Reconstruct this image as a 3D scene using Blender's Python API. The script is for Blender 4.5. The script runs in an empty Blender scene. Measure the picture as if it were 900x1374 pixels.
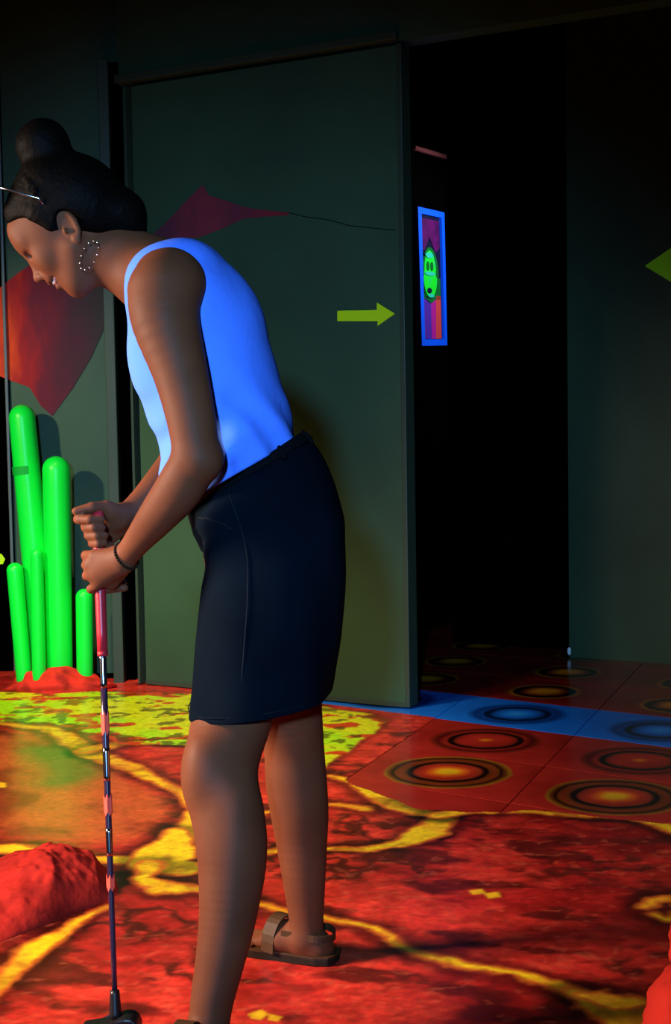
import bpy, bmesh, math, random
import numpy as np
from mathutils import Vector, Matrix
random.seed(7)
S = bpy.context.scene
COL = S.collection

# ------------------------------------------------------------------ camera, world, lights
F_PX, CX, CY = 1900.0, 450.0, 687.0
CAM_H = 1.15
PITCH, ROLL = math.radians(3.7), math.radians(0.96)
cam_d = bpy.data.cameras.new('camera'); cam = bpy.data.objects.new('camera', cam_d); COL.objects.link(cam)
cam_d.sensor_fit = 'VERTICAL'; cam_d.sensor_height = 36.0; cam_d.lens = F_PX / 1374.0 * 36.0
cam_d.clip_start = 0.02; cam_d.clip_end = 60
CAMROT = Matrix.Rotation(math.pi/2 - PITCH, 3, 'X') @ Matrix.Rotation(-ROLL, 3, 'Z')
cam.matrix_world = Matrix.Translation((0, 0, CAM_H)) @ CAMROT.to_4x4()
S.camera = cam

w = bpy.data.worlds.new('dark_room'); S.world = w; w.use_nodes = True
w.node_tree.nodes['Background'].inputs[0].default_value = (0.35, 0.6, 0.7, 1)
w.node_tree.nodes['Background'].inputs[1].default_value = 0.004
S.view_settings.view_transform = 'Standard'
S.view_settings.look = 'None'
S.view_settings.gamma = 1
S.view_settings.exposure = 0.0

def aim(o, loc, tgt):
    o.location = loc
    o.rotation_euler = (Vector(tgt) - Vector(loc)).to_track_quat('-Z', 'Y').to_euler()
def spot(name, loc, tgt, energy, color, size_deg, blend, radius):
    l = bpy.data.lights.new(name, 'SPOT'); l.energy = energy; l.color = color
    l.spot_size = math.radians(size_deg); l.spot_blend = blend; l.shadow_soft_size = radius
    o = bpy.data.objects.new(name, l); COL.objects.link(o); aim(o, loc, tgt); return o
def area(name, loc, tgt, energy, color, sx, sy):
    l = bpy.data.lights.new(name, 'AREA'); l.energy = energy; l.color = color
    l.shape = 'RECTANGLE'; l.size = sx; l.size_y = sy
    o = bpy.data.objects.new(name, l); COL.objects.link(o); aim(o, loc, tgt); return o
spot('blue_black_light', (-0.36, -2.0, 1.82), (-0.42, 5.6, 0.62), 1350, (0.22, 0.52, 1.0), 36, 1.0, 0.10)
bl = area('warm_side_lamp', (-2.3, 2.45, 1.45), (-0.1, 2.95, 0.45), 42, (1.0, 0.76, 0.60), 0.7, 0.7)
bl.data.spread = math.radians(85)
spot('added_floor_fill', (-1.2, 4.5, 3.0), (-1.0, 4.95, 0.0), 460, (1.0, 0.80, 0.55), 66, 0.8, 0.12)  # added fill spot, brightens the yellow band and far-left floor
spot('cactus_lamp', (-2.5, 3.7, 2.0), (-1.25, 6.15, 0.95), 250, (0.95, 0.9, 0.62), 44, 0.9, 0.06)
spot('added_poster_fill', (1.20, 7.25, 2.3), (0.50, 7.64, 1.95), 42, (0.85, 0.9, 1.0), 95, 0.6, 0.05)  # added spot hidden behind the dark wall, brightens the poster

# ------------------------------------------------------------------ geometry helpers
def P(px, py, Y):
    d = CAMROT @ Vector(((px - CX) / F_PX, -(py - CY) / F_PX, -1.0))
    t = Y / d.y
    return Vector((d.x * t, Y, CAM_H + d.z * t))
def G(px, py, z=0.0):
    d = CAMROT @ Vector(((px - CX) / F_PX, -(py - CY) / F_PX, -1.0))
    t = (z - CAM_H) / d.z
    return Vector((d.x * t, d.y * t, z))
def pxm(Y): return F_PX / Y          # pixels per metre at distance Y
DV = Vector((0.879, -0.477, 0)).normalized(); NV = Vector((0.477, 0.879, 0)).normalized()
def W(t, n, z=0.0): return DV * t + NV * n + Vector((0, 0, z))

def link(name, me, mat=None, parent=None, loc=None):
    o = bpy.data.objects.new(name, me); COL.objects.link(o)
    if mat: me.materials.append(mat)
    if parent:
        o.parent = parent
        pw = parent_world(parent)
        o.location = (pw.inverted() @ Vector(loc)) if loc is not None else pw.inverted().translation
        if loc is None:
            o.matrix_local = pw.inverted()
    elif loc is not None: o.location = loc
    return o
def parent_world(p):
    m = p.matrix_local.copy() if p.matrix_local else Matrix()
    m = Matrix.LocRotScale(p.location, p.rotation_euler, p.scale)
    return (parent_world(p.parent) @ m) if p.parent else m
def empty(name, loc, label=None, cat=None, group=None):
    o = bpy.data.objects.new(name, None); COL.objects.link(o); o.location = loc
    o.empty_display_size = 0.1
    if label: tag(o, label, cat, group)
    return o
def tag(o, label=None, cat=None, group=None, kind=None):
    if label: o['label'] = label
    if cat: o['category'] = cat
    if group: o['group'] = group
    if kind: o['kind'] = kind
    return o
def mk(name, bm, mat, parent=None, smooth=False, bev=0):
    if bev: bmesh.ops.bevel(bm, geom=bm.edges[:], offset=bev, segments=2, profile=0.5, affect='EDGES')
    bmesh.ops.recalc_face_normals(bm, faces=bm.faces[:])
    me = bpy.data.meshes.new(name); bm.to_mesh(me); bm.free()
    if smooth:
        for p in me.polygons: p.use_smooth = True
    return link(name, me, mat, parent)
def box8(bm, pts):   # 4 bottom, 4 top
    v = [bm.verts.new(p) for p in pts]
    for f in ((0,3,2,1),(4,5,6,7),(0,1,5,4),(1,2,6,5),(2,3,7,6),(3,0,4,7)): bm.faces.new([v[i] for i in f])
def wbox(t0, t1, n0, n1, z0, z1, bm=None):
    bm = bm or bmesh.new()
    c = [(t0,n0),(t1,n0),(t1,n1),(t0,n1)]
    box8(bm, [W(a,b,z0) for a,b in c] + [W(a,b,z1) for a,b in c]); return bm
def abox(x0, x1, y0, y1, z0, z1, bm=None):
    bm = bm or bmesh.new()
    c = [(x0,y0),(x1,y0),(x1,y1),(x0,y1)]
    box8(bm, [(a,b,z0) for a,b in c] + [(a,b,z1) for a,b in c]); return bm
def tube(path, radii, seg=16, cap=True, bm=None, close=False):
    bm = bm or bmesh.new(); path = [Vector(p) for p in path]; n = len(path)
    if not hasattr(radii, '__len__'): radii = [radii] * n
    rings = []; prev = None
    for i, p in enumerate(path):
        if close: t = (path[(i+1) % n] - path[i-1]).normalized()
        else: t = (path[min(i+1, n-1)] - path[max(i-1, 0)]).normalized()
        if prev is None:
            a = Vector((0,0,1)) if abs(t.z) < .9 else Vector((1,0,0))
            u = t.cross(a).normalized()
        else: u = (prev - t * prev.dot(t)).normalized()
        prev = u; v = t.cross(u)
        rings.append([bm.verts.new(p + (u*math.cos(2*math.pi*k/seg) + v*math.sin(2*math.pi*k/seg)) * radii[i]) for k in range(seg)])
    m = n if close else n - 1
    for i in range(m):
        A, B = rings[i], rings[(i+1) % n]
        for k in range(seg): bm.faces.new((A[k], A[(k+1) % seg], B[(k+1) % seg], B[k]))
    if cap and not close:
        bm.faces.new(rings[0][::-1]); bm.faces.new(rings[-1])
    return bm
def prism(pts, off, bm=None):     # polygon of world points extruded by off
    bm = bm or bmesh.new(); off = Vector(off)
    a = [bm.verts.new(Vector(p)) for p in pts]; b = [bm.verts.new(Vector(p) + off) for p in pts]
    bm.faces.new(a[::-1]); bm.faces.new(b)
    for i in range(len(a)):
        j = (i+1) % len(a); bm.faces.new((a[i], a[j], b[j], b[i]))
    return bm

# ------------------------------------------------------------------ materials
def lin(r, g, b):
    f = lambda c: (c/255/12.92) if c/255 <= .04045 else ((c/255 + .055)/1.055)**2.4
    return (f(r), f(g), f(b), 1)
def mat(name, col, rough=0.6, spec=0.3, metal=0, noise=None, bump=None, coat=0, sub=0):
    m = bpy.data.materials.new(name); m.use_nodes = True; nt = m.node_tree; b = nt.nodes['Principled BSDF']
    b.inputs['Roughness'].default_value = rough; b.inputs['Metallic'].default_value = metal
    b.inputs['Specular IOR Level'].default_value = spec; b.inputs['Coat Weight'].default_value = coat
    tc = nt.nodes.new('ShaderNodeTexCoord')
    if noise:       # (scale, col2, lo, hi)
        n = nt.nodes.new('ShaderNodeTexNoise'); n.inputs['Scale'].default_value = noise[0]; n.inputs['Detail'].default_value = 6
        nt.links.new(tc.outputs['Object'], n.inputs['Vector'])
        r = nt.nodes.new('ShaderNodeValToRGB'); r.color_ramp.elements[0].position = noise[2]; r.color_ramp.elements[1].position = noise[3]
        r.color_ramp.elements[0].color = (*col[:3], 1); r.color_ramp.elements[1].color = (*noise[1][:3], 1)
        nt.links.new(n.outputs['Fac'], r.inputs['Fac']); nt.links.new(r.outputs['Color'], b.inputs['Base Color'])
    else: b.inputs['Base Color'].default_value = (*col[:3], 1)
    if bump:
        n = nt.nodes.new('ShaderNodeTexNoise'); n.inputs['Scale'].default_value = bump[0]; n.inputs['Detail'].default_value = 4
        nt.links.new(tc.outputs['Object'], n.inputs['Vector'])
        bp = nt.nodes.new('ShaderNodeBump'); bp.inputs['Strength'].default_value = bump[1]; bp.inputs['Distance'].default_value = bump[2]
        nt.links.new(n.outputs['Fac'], bp.inputs['Height']); nt.links.new(bp.outputs['Normal'], b.inputs['Normal'])
    return m
WALLC = (0.042, 0.092, 0.042)
M = {}
M['wall'] = mat('dark_green_wall_paint', WALLC, 0.55, 0.25, noise=(2.2, (0.032, 0.070, 0.033), .35, .7), bump=(60, .15, .002))
M['wallr'] = mat('scuffed_wall_paint', (0.034, 0.075, 0.032), 0.5, 0.25, noise=(1.4, (0.018, 0.042, 0.018), .35, .65), bump=(9, .25, .004))
M['trim'] = mat('grey_green_trim', (0.040, 0.060, 0.032), 0.5, 0.3)
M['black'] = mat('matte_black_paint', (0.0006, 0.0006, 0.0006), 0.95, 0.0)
M['blackg'] = mat('dark_ceiling_paint', (0.012, 0.013, 0.009), 0.8, 0.1)
M['pole'] = mat('brushed_aluminium', (0.25, 0.28, 0.26), 0.4, 0.5, metal=.6)
M['cactus'] = mat('neon_green_plastic', (0.004, 0.92, 0.045), 0.35, 0.35)
M['tape'] = mat('dull_green_tape', (0.003, 0.42, 0.03), 0.6, 0.2)
M['neonyel'] = mat('neon_yellow_green_vinyl', (0.66, 1.0, 0.006), 0.6, 0.2)
M['neongrn'] = mat('neon_lime_vinyl', (0.34, 1.0, 0.01), 0.6, 0.2)
M['rock'] = mat('red_painted_foam_rock', (0.44, 0.022, 0.014), 0.8, 0.05, noise=(7, (0.13, 0.007, 0.005), .5, .78), bump=(25, .5, .01))
M['mound'] = mat('red_mound_paint', (0.75, 0.03, 0.015), 0.75, 0.15, noise=(14, (0.25, 0.01, 0.006), .45, .7))
M['skin'] = mat('tanned_skin', (0.145, 0.043, 0.017), 0.6, 0.14, bump=(220, .12, .0008), noise=(11, (0.12, 0.034, 0.013), .4, .7))
b = M['skin'].node_tree.nodes['Principled BSDF']
b.inputs['Subsurface Weight'].default_value = 0.12; b.inputs['Subsurface Radius'].default_value = (.012, .004, .002); b.inputs['Subsurface Scale'].default_value = 1.0
M['lip'] = mat('lips', (0.30, 0.07, 0.05), 0.4, 0.4)
M['teeth'] = mat('teeth', (0.75, 0.62, 0.5), 0.3, 0.5)
M['hair'] = mat('dark_brown_hair', (0.0022, 0.0012, 0.0006), 0.6, 0.05, bump=(90, .6, .004))
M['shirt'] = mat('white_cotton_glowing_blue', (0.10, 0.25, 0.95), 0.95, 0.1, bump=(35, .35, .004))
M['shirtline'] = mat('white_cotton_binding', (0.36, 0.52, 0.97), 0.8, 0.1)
M['skirt'] = mat('navy_denim', (0.0012, 0.0042, 0.0085), 0.95, 0.04, noise=(5, (0.0008, 0.0026, 0.0055), .4, .65), bump=(240, .3, .001))
M['skirtd'] = mat('black_denim', (0.0015, 0.0015, 0.002), 0.9, 0.1)
M['thread'] = mat('seam_thread', (0.003, 0.006, 0.010), 0.8, 0.1)
M['leather'] = mat('dark_brown_leather', (0.055, 0.022, 0.006), 0.6, 0.3, bump=(120, .2, .001))
M['sole'] = mat('dark_rubber_sole', (0.014, 0.007, 0.003), 0.7, 0.2)
M['bead'] = mat('dark_wood_beads', (0.02, 0.007, 0.002), 0.7, 0.1)
M['silver'] = mat('silver', (0.85, 0.8, 0.72), 0.2, 0.5, metal=1)
M['grip'] = mat('red_rubber_grip', (0.46, 0.018, 0.026), 0.35, 0.3, bump=(300, .2, .0006))
M['chrome'] = mat('chrome_shaft', (0.45, 0.42, 0.46), 0.18, 0.5, metal=1)
M['shaftb'] = mat('black_shaft_enamel', (0.028, 0.012, 0.030), 0.25, 0.6)
M['redtape'] = mat('neon_red_tape', (0.95, 0.09, 0.05), 0.6, 0.2)
M['blackp'] = mat('black_plastic', (0.006, 0.006, 0.007), 0.4, 0.4)
M['pink'] = mat('pink_ink', (0.75, 0.04, 0.09), 0.6, 0.2)
M['glass'] = mat('dark_lens', (0.01, 0.012, 0.012), 0.08, 0.8)
M['pblue'] = mat('neon_blue_frame', (0.001, 0.10, 0.98), 0.6, 0.2)
M['ppurple'] = mat('plum_print', (0.10, 0.002, 0.10), 0.6, 0.2, noise=(9, (0.05, 0.001, 0.06), .4, .6))
M['pnavy'] = mat('midnight_print', (0.003, 0.004, 0.03), 0.6, 0.2)
M['pgreen'] = mat('neon_green_print', (0.005, 0.75, 0.02), 0.6, 0.2, noise=(20, (0.01, 0.6, 0.12), .5, .7))
M['pdgreen'] = mat('dark_green_print', (0.0, 0.13, 0.02), 0.6, 0.2)
M['pcyan'] = mat('aqua_print', (0.02, 0.55, 0.35), 0.6, 0.2)
M['pviolet'] = mat('violet_print', (0.085, 0.02, 0.33), 0.6, 0.2)
M['pmag'] = mat('magenta_print', (0.42, 0.01, 0.26), 0.6, 0.2)
M['porange'] = mat('coral_print', (0.62, 0.05, 0.05), 0.6, 0.2)
M['pinktrim'] = mat('pink_moulding', (0.40, 0.10, 0.10), 0.5, 0.3)
M['gblue'] = mat('deep_blue_paint', (0.004, 0.01, 0.55), 0.6, 0.2)
M['gred'] = mat('deep_red_paint', (0.35, 0.003, 0.01), 0.6, 0.2)
M['white'] = mat('pale_reflection', (0.75, 0.8, 0.75), 0.4, 0.4)

# ------------------------------------------------------------------ noise in numpy
def vnoise(x, y, seed=0):
    rs = np.random.RandomState(seed); T = rs.rand(256, 256).astype(np.float32)
    xi = np.floor(x).astype(int); yi = np.floor(y).astype(int); fx = x - xi; fy = y - yi
    fx = fx*fx*(3-2*fx); fy = fy*fy*(3-2*fy)
    a = T[xi % 256, yi % 256]; b = T[(xi+1) % 256, yi % 256]; c = T[xi % 256, (yi+1) % 256]; d = T[(xi+1) % 256, (yi+1) % 256]
    return (a*(1-fx)+b*fx)*(1-fy) + (c*(1-fx)+d*fx)*fy
def fbm(x, y, s, o=4, seed=0):
    r = 0; a = .5; t = 0
    for k in range(o):
        r = r + a*vnoise(x*s+k*17.3, y*s+k*9.1, seed+k); t += a; s *= 2.03; a *= .5
    return r / t
def sst(a, b, x):
    t = np.clip((x-a)/(b-a), 0, 1); return t*t*(3-2*t)

# ------------------------------------------------------------------ floor
LA = Vector((0.350, 4.53, 0)); LR = Vector((0.476, -0.332, 0)); LC = Vector((0.170, 0.440, 0))
def lat(a, b): return LA + LR*a + LC*b
floor = mk('floor', abox(-5, 5, -3.5, 12, -0.05, 0), mat('dark_subfloor', (0.02, 0.003, 0.003), .5, .3))
tag(floor, kind='structure')

def ring_mat(name, stops, base2, rough=.16):
    m = bpy.data.materials.new(name); m.use_nodes = True; nt = m.node_tree; b = nt.nodes['Principled BSDF']
    tc = nt.nodes.new('ShaderNodeTexCoord'); n = nt.nodes.new('ShaderNodeTexNoise'); n.inputs['Scale'].default_value = 9
    n.inputs['Detail'].default_value = 5
    nt.links.new(tc.outputs['Object'], n.inputs['Vector'])
    ln = nt.nodes.new('ShaderNodeVectorMath'); ln.operation = 'LENGTH'; nt.links.new(tc.outputs['Object'], ln.inputs[0])
    ma = nt.nodes.new('ShaderNodeMath'); ma.operation = 'MULTIPLY_ADD'; ma.inputs[1].default_value = .022; ma.inputs[2].default_value = -.011
    nt.links.new(n.outputs['Fac'], ma.inputs[0])
    ad = nt.nodes.new('ShaderNodeMath'); ad.operation = 'ADD'; nt.links.new(ma.outputs[0], ad.inputs[0]); nt.links.new(ln.outputs['Value'], ad.inputs[1])
    sc = nt.nodes.new('ShaderNodeMath'); sc.operation = 'MULTIPLY'; sc.inputs[1].default_value = 1/.30; nt.links.new(ad.outputs[0], sc.inputs[0])
    r = nt.nodes.new('ShaderNodeValToRGB'); els = r.color_ramp.elements
    els[0].position = 0; els[0].color = (*stops[0][1], 1); els[1].position = stops[-1][0]/.30; els[1].color = (*stops[-1][1], 1)
    for p, c in stops[1:-1]:
        e = els.new(p/.30); e.color = (*c, 1)
    nt.links.new(sc.outputs[0], r.inputs['Fac'])
    n2 = nt.nodes.new('ShaderNodeTexNoise'); n2.inputs['Scale'].default_value = 5; n2.inputs['Detail'].default_value = 7
    nt.links.new(tc.outputs['Object'], n2.inputs['Vector'])
    mp = nt.nodes.new('ShaderNodeMapRange'); mp.inputs[1].default_value = .35; mp.inputs[2].default_value = .7; mp.inputs[3].default_value = .0; mp.inputs[4].default_value = .6
    nt.links.new(n2.outputs['Fac'], mp.inputs[0])
    mx = nt.nodes.new('ShaderNodeMixRGB'); mx.blend_type = 'MULTIPLY'; mx.inputs['Color2'].default_value = (*base2, 1)
    nt.links.new(mp.outputs[0], mx.inputs['Fac']); nt.links.new(r.outputs['Color'], mx.inputs['Color1'])
    nt.links.new(mx.outputs['Color'], b.inputs['Base Color'])
    b.inputs['Roughness'].default_value = rough; b.inputs['Specular IOR Level'].default_value = .5
    return m
R0 = (.40,.022,.014); RD = (.10,.006,.005); BK = (.012,.003,.003); YE = (.80,.48,.01); OR = (.75,.15,.01); BR = (.14,.035,.005)
mt_y = ring_mat('tile_yellow_ring', [(0,YE),(.028,YE),(.05,OR),(.078,(.45,.03,.012)),(.105,(.28,.03,.01)),(.118,BK),(.130,BK),(.140,BR),(.158,(.22,.03,.008)),(.168,BR),(.176,BK),(.190,BR),(.202,(.30,.13,.01)),(.212,R0)], (.4,.25,.3))
mt_r = ring_mat('tile_red_ring', [(0,(.75,.3,.01)),(.015,OR),(.03,(.50,.03,.015)),(.09,(.42,.02,.012)),(.108,(.2,.02,.008)),(.118,BK),(.132,BK),(.142,(.32,.02,.01)),(.168,RD),(.182,(.16,.015,.006)),(.205,R0)], (.4,.25,.3))
B0 = (.012,.20,.86)
mt_b = ring_mat('tile_blue_ring', [(0,(.03,.42,1.0)),(.045,(.015,.26,1.0)),(.09,(.008,.09,.42)),(.108,(.003,.015,.06)),(.128,(.003,.015,.06)),(.136,(.006,.07,.36)),(.165,(.004,.05,.26)),(.20,B0)], (.55,.6,.7))
mt_f = ring_mat('tile_far_ring', [(0,(.85,.40,.01)),(.05,(.75,.26,.01)),(.08,(.30,.04,.006)),(.105,BK),(.128,BK),(.14,(.50,.16,.008)),(.152,(.28,.05,.006)),(.175,(.25,.012,.01)),(.20,(.30,.015,.01))], (.3,.2,.2))
mt_p = ring_mat('tile_plain_red', [(0,R0),(.1,(.34,.02,.012)),(.2,R0)], (.4,.25,.3))
def tile_mesh(name, m):
    bm = bmesh.new(); g = .4965
    top = [LR*a + LC*b for a, b in ((-g,-g),(g,-g),(g,g),(-g,g))]
    box8(bm, [Vector((p.x,p.y,-.006)) for p in top] + [Vector((p.x,p.y,0)) for p in top])
    bmesh.ops.recalc_face_normals(bm, faces=bm.faces[:])
    me = bpy.data.meshes.new(name); bm.to_mesh(me); bm.free(); me.materials.append(m); return me
TM = {-1: tile_mesh('floor_tile_plain', mt_p), 0: tile_mesh('floor_tile_yellow', mt_y), 1: tile_mesh('floor_tile_red', mt_r),
      2: tile_mesh('floor_tile_blue', mt_b), 3: tile_mesh('floor_tile_far', mt_f)}
cells = [(i, j) for j, (a, b) in {-1:(0,4), 0:(0,3), 1:(0,3), 2:(-2,3), 3:(-2,4), 4:(-2,3), 5:(-2,3), 6:(-2,2)}.items() for i in range(a, b)]
for i, j in cells:
    o = bpy.data.objects.new('floor_tile', TM[min(j, 3)]); COL.objects.link(o); o.parent = floor
    c = lat(i, j); o.location = (c.x, c.y, .0065)

def px2w(pts): return np.array([[*(G(*p).xy)] for p in pts])
def pldist(X, Y, pts, ws):
    """distance to polyline minus interpolated half-width"""
    P_ = px2w(pts); best = np.full(X.shape, 9.0, np.float32)
    for k in range(len(P_)-1):
        ax, ay = P_[k]; bx, by = P_[k+1]; dx, dy = bx-ax, by-ay
        h = np.clip(((X-ax)*dx + (Y-ay)*dy) / (dx*dx+dy*dy+1e-9), 0, 1)
        d = np.hypot(X-ax-h*dx, Y-ay-h*dy) - (ws[k] + (ws[k+1]-ws[k])*h)
        best = np.minimum(best, d)
    return best
def pip(X, Y, pts):
    P_ = px2w(pts); ins = np.zeros(X.shape, bool); n = len(P_)
    for k in range(n):
        x1, y1 = P_[k]; x2, y2 = P_[(k+1) % n]
        c = ((y1 > Y) != (y2 > Y)) & (X < (x2-x1)*(Y-y1)/(y2-y1+1e-12)+x1)
        ins ^= c
    return ins
def sdpoly(X, Y, pts):
    d = pldist(X, Y, list(pts)+[pts[0]], [0]*(len(pts)+1)); return np.where(pip(X, Y, pts), -d, d)

def build_lava():
    xs = np.arange(-1.75, 1.45, .0056)
    ys = [2.25]
    while ys[-1] < 6.6: ys.append(ys[-1] + max(.0042, ys[-1]**2/2185*.8))
    ys = np.array(ys); nx, ny = len(xs), len(ys)
    X, Y = np.meshgrid(xs, ys, indexing='ij')
    wx = X + (fbm(X, Y, 6, 4, 3)-.5)*.05 + (fbm(X, Y, 30, 3, 8)-.5)*.022
    wy = Y + (fbm(X, Y, 6, 4, 13)-.5)*.07 + (fbm(X, Y, 30, 3, 18)-.5)*.026
    def C(r, g, b): return np.array([r, g, b], np.float32)
    def mix(a, b, t): return a*(1-t[..., None]) + b*t[..., None]
    # red rock
    n1 = fbm(X+Y*.25, Y, 4.0, 6, 21); n2 = fbm(wx*1.0, wy*1.0, 9.0, 5, 31); n3 = fbm(X, Y*1.3, 40, 4, 41)
    col = np.zeros(X.shape+(3,), np.float32) + C(.64, .034, .020)
    col = mix(col, C(.78, .075, .035), sst(.5, .75, n3)*.5)
    col = mix(col, C(.38, .012, .010), sst(.45, .65, n1)*.8)
    gx = sst(.0, 1.0, X)      # light falloff towards the right, darkened into the print colour
    col = mix(col, col*C(.50, .36, .50), gx)
    ridge = 1 - np.abs(2*n2-1)*3.2
    col = mix(col, C(.11, .010, .006), np.clip(sst(.25, .95, ridge)*sst(.50, .66, fbm(X, Y, 3.1, 3, 77))*1.1, 0, 1))
    col = mix(col, C(.09, .008, .006), sst(.57, .70, fbm(X*.8+wy*.5, Y*1.3, 7.0, 5, 55))*.85)
    pn = fbm(wx*1.1, wy*1.7, 17, 5, 123); col = col*(.72+.52*sst(.25,.75,pn))[..., None]
    col = mix(col, C(.85,.16,.07), sst(.66,.74,fbm(wx*1.2, wy*2, 24, 4, 133))*.2)
    # brownish orange left rock with olive patch
    lr = sdpoly(wx, wy, [(-60,985),(60,990),(150,1030),(235,1070),(255,1095),(225,1125),(150,1140),(60,1138),(-60,1125)])
    t = sst(.02, -.10, lr)
    col = mix(col, mix(np.zeros_like(col)+C(.52,.10,.022), C(.26,.03,.010), sst(.42,.62,n1)), t*.85)
    ol = pldist(wx, wy, [(55,1010),(80,1022),(105,1040),(85,1052)], [.06,.09,.08,.05])
    col = mix(col, C(.12,.14,.018), sst(.08,-.05,ol)*.8)
    # veins
    YEL = C(.90,.62,.012); ORG = C(.85,.28,.02)
    V = [([(-60,1136),(0,1142),(60,1148),(120,1156),(180,1160),(225,1158)], [.03,.03,.028,.03,.035,.06], 1),
         ([(-60,968),(0,972),(65,980),(115,1010),(165,1030),(215,1052),(250,1068),(264,1090),(252,1115),(235,1140)], [.02,.02,.03,.04,.035,.02,.02,.02,.03,.05], .35),
         ([(115,1010),(165,1002),(190,998),(260,1000)], [.03,.03,.02,.012], .3),
         ([(235,1120),(225,1145),(215,1165),(250,1172),(275,1168)], [.03,.08,.08,.05,.03], 1),
         ([(205,1165),(190,1185),(225,1198),(270,1202),(330,1212)], [.03,.025,.03,.018,.015], .85),
         ([(275,1168),(310,1158),(350,1147),(400,1141),(450,1142),(500,1143),(545,1133),(575,1118),(600,1098)], [.02,.018,.02,.016,.016,.02,.035,.055,.035], .8),
         ([(340,1096),(400,1086),(450,1083),(495,1090)], [.012,.012,.010,.02], .6),
         ([(440,1043),(480,1055),(500,1068),(540,1087),(590,1098)], [.012,.02,.035,.04,.03], .75),
         ([(545,1080),(575,1088),(600,1085),(640,1082)], [.008,.01,.006,.003], .6),
         ([(590,1098),(640,1093),(700,1091),(760,1096),(830,1101),(880,1107),(930,1130)], [.03,.018,.014,.012,.014,.02,.03], .55),
         ([(330,1214),(400,1230),(450,1240),(500,1250),(550,1275),(600,1293),(660,1310),(730,1325),(770,1338)], [.012,.012,.011,.012,.013,.014,.013,.014,.02], .75),
         ([(770,1338),(800,1352),(850,1372),(900,1410)], [.02,.04,.05,.04], 1),
         ([(850,1352),(810,1346),(780,1342)], [.03,.03,.01], .8),
         ([(150,1222),(110,1238),(75,1258),(45,1280),(18,1308),(0,1335),(-30,1370)], [.008,.012,.022,.036,.024,.014,.01], .8),
         ([(868,1222),(885,1212),(915,1210),(930,1228),(900,1240),(880,1232)], [.012,.016,.018,.018,.016,.012], .6)]
    rest = fbm(X, Y, 14, 4, 61)
    for pts, ws, br in V:
        d = pldist(wx, wy, pts, ws)
        col = mix(col, col*C(.22,.25,.3), sst(.075,.02,d)*.85)
        col = mix(col, C(.62,.13,.015), sst(.018,-.002,d))
        core = mix(np.zeros_like(col)+ORG, YEL, np.clip(sst(.25,.6,rest)*.6+br*.6, 0, 1))
        core = mix(core, C(.35,.10,.01), sst(.56,.68,fbm(X,Y,11,4,91))*.6)
        col = mix(col, core, sst(.004,-.014,d))
    # little marks
    for q in ([(629,1199),(646,1197),(652,1203),(634,1205)], [(650,1203),(668,1201),(672,1208),(655,1210)], [(-6,1052),(8,1054),(8,1060),(-6,1060)],
              [(333,1366),(350,1360),(360,1366),(350,1374),(338,1372)], [(362,1366),(378,1370),(372,1376),(360,1374)]):
        col = mix(col, C(.9,.5,.015), sst(.004,-.004,sdpoly(X, Y, q)))
    # yellow green meadow band
    gp = [(-80,931),(60,930),(255,932),(330,938),(430,950),(519,966),(500,988),(465,1012),(432,1036),(402,1016),(330,1000),(255,1001),(165,1004),(120,985),(60,972),(-80,966)]
    gd = sdpoly(X+(fbm(X,Y,9,3,5)-.5)*.06, Y+(fbm(X,Y,9,3,6)-.5)*.12, gp)
    st = fbm(X*.9, Y*1.25, 9, 5, 71)
    gcol = mix(np.zeros_like(col)+C(.72,.80,.010), C(.42,.85,.008), sst(.42,.6,fbm(X,Y,3,3,81)))
    gcol = mix(gcol, C(.62,.06,.010), sst(.57,.63,st))
    gcol = mix(gcol, C(.08,.05,.006), sst(.58,.66,fbm(X*1.1+3,Y*1.0,15,4,85))*.8)
    col = mix(col, C(.06,.01,.005), sst(.05,.01,gd)*.5)
    col = mix(col, gcol, sst(.012,-.012,gd))
    # shadow behind the red mound at the left edge, painted black here
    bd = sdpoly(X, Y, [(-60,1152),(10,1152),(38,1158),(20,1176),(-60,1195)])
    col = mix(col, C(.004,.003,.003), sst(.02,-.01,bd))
    # lattice coordinates -> cut away where tiles are
    det = LR.x*LC.y - LR.y*LC.x; ux = X-LA.x; uy = Y-LA.y
    a = (ux*LC.y - uy*LC.x)/det; b_ = (LR.x*uy - LR.y*ux)/det
    front = px2w([(440,1040),(500,1068),(560,1090),(620,1094),(700,1090),(800,1100),(900,1108),(1000,1125)])
    fy = np.interp(X, front[:,0], front[:,1])
    order = np.argsort(front[:,0]); fy = np.interp(X, front[order,0], front[order,1])
    fy = fy + (fbm(X, Y, 8, 3, 99)-.5)*.07
    til = ((b_ > 1.5) & (a > -2.4)) | ((a > -.5) & (Y > fy))
    V_ = np.stack([X, Y, np.full(X.shape, .008)], -1).reshape(-1, 3)
    idx = np.arange(nx*ny).reshape(nx, ny)
    q = np.stack([idx[:-1,:-1], idx[1:,:-1], idx[1:,1:], idx[:-1,1:]], -1)
    keep = ~(til[:-1,:-1] & til[1:,1:])
    q = q[keep]
    me = bpy.data.meshes.new('lava_print')
    me.vertices.add(len(V_)); me.vertices.foreach_set('co', V_.astype(np.float32).ravel())
    me.loops.add(q.size); me.loops.foreach_set('vertex_index', q.ravel().astype(np.int32))
    me.polygons.add(len(q)); me.polygons.foreach_set('loop_start', np.arange(0, q.size, 4, dtype=np.int32))
    me.update(calc_edges=True)
    at = me.color_attributes.new('print', 'FLOAT_COLOR', 'POINT')
    rgba = np.ones((nx*ny, 4), np.float32); rgba[:, :3] = col.reshape(-1, 3); at.data.foreach_set('color', rgba.ravel())
    m = bpy.data.materials.new('lava_vinyl'); m.use_nodes = True; nt = m.node_tree; bs = nt.nodes['Principled BSDF']
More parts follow.
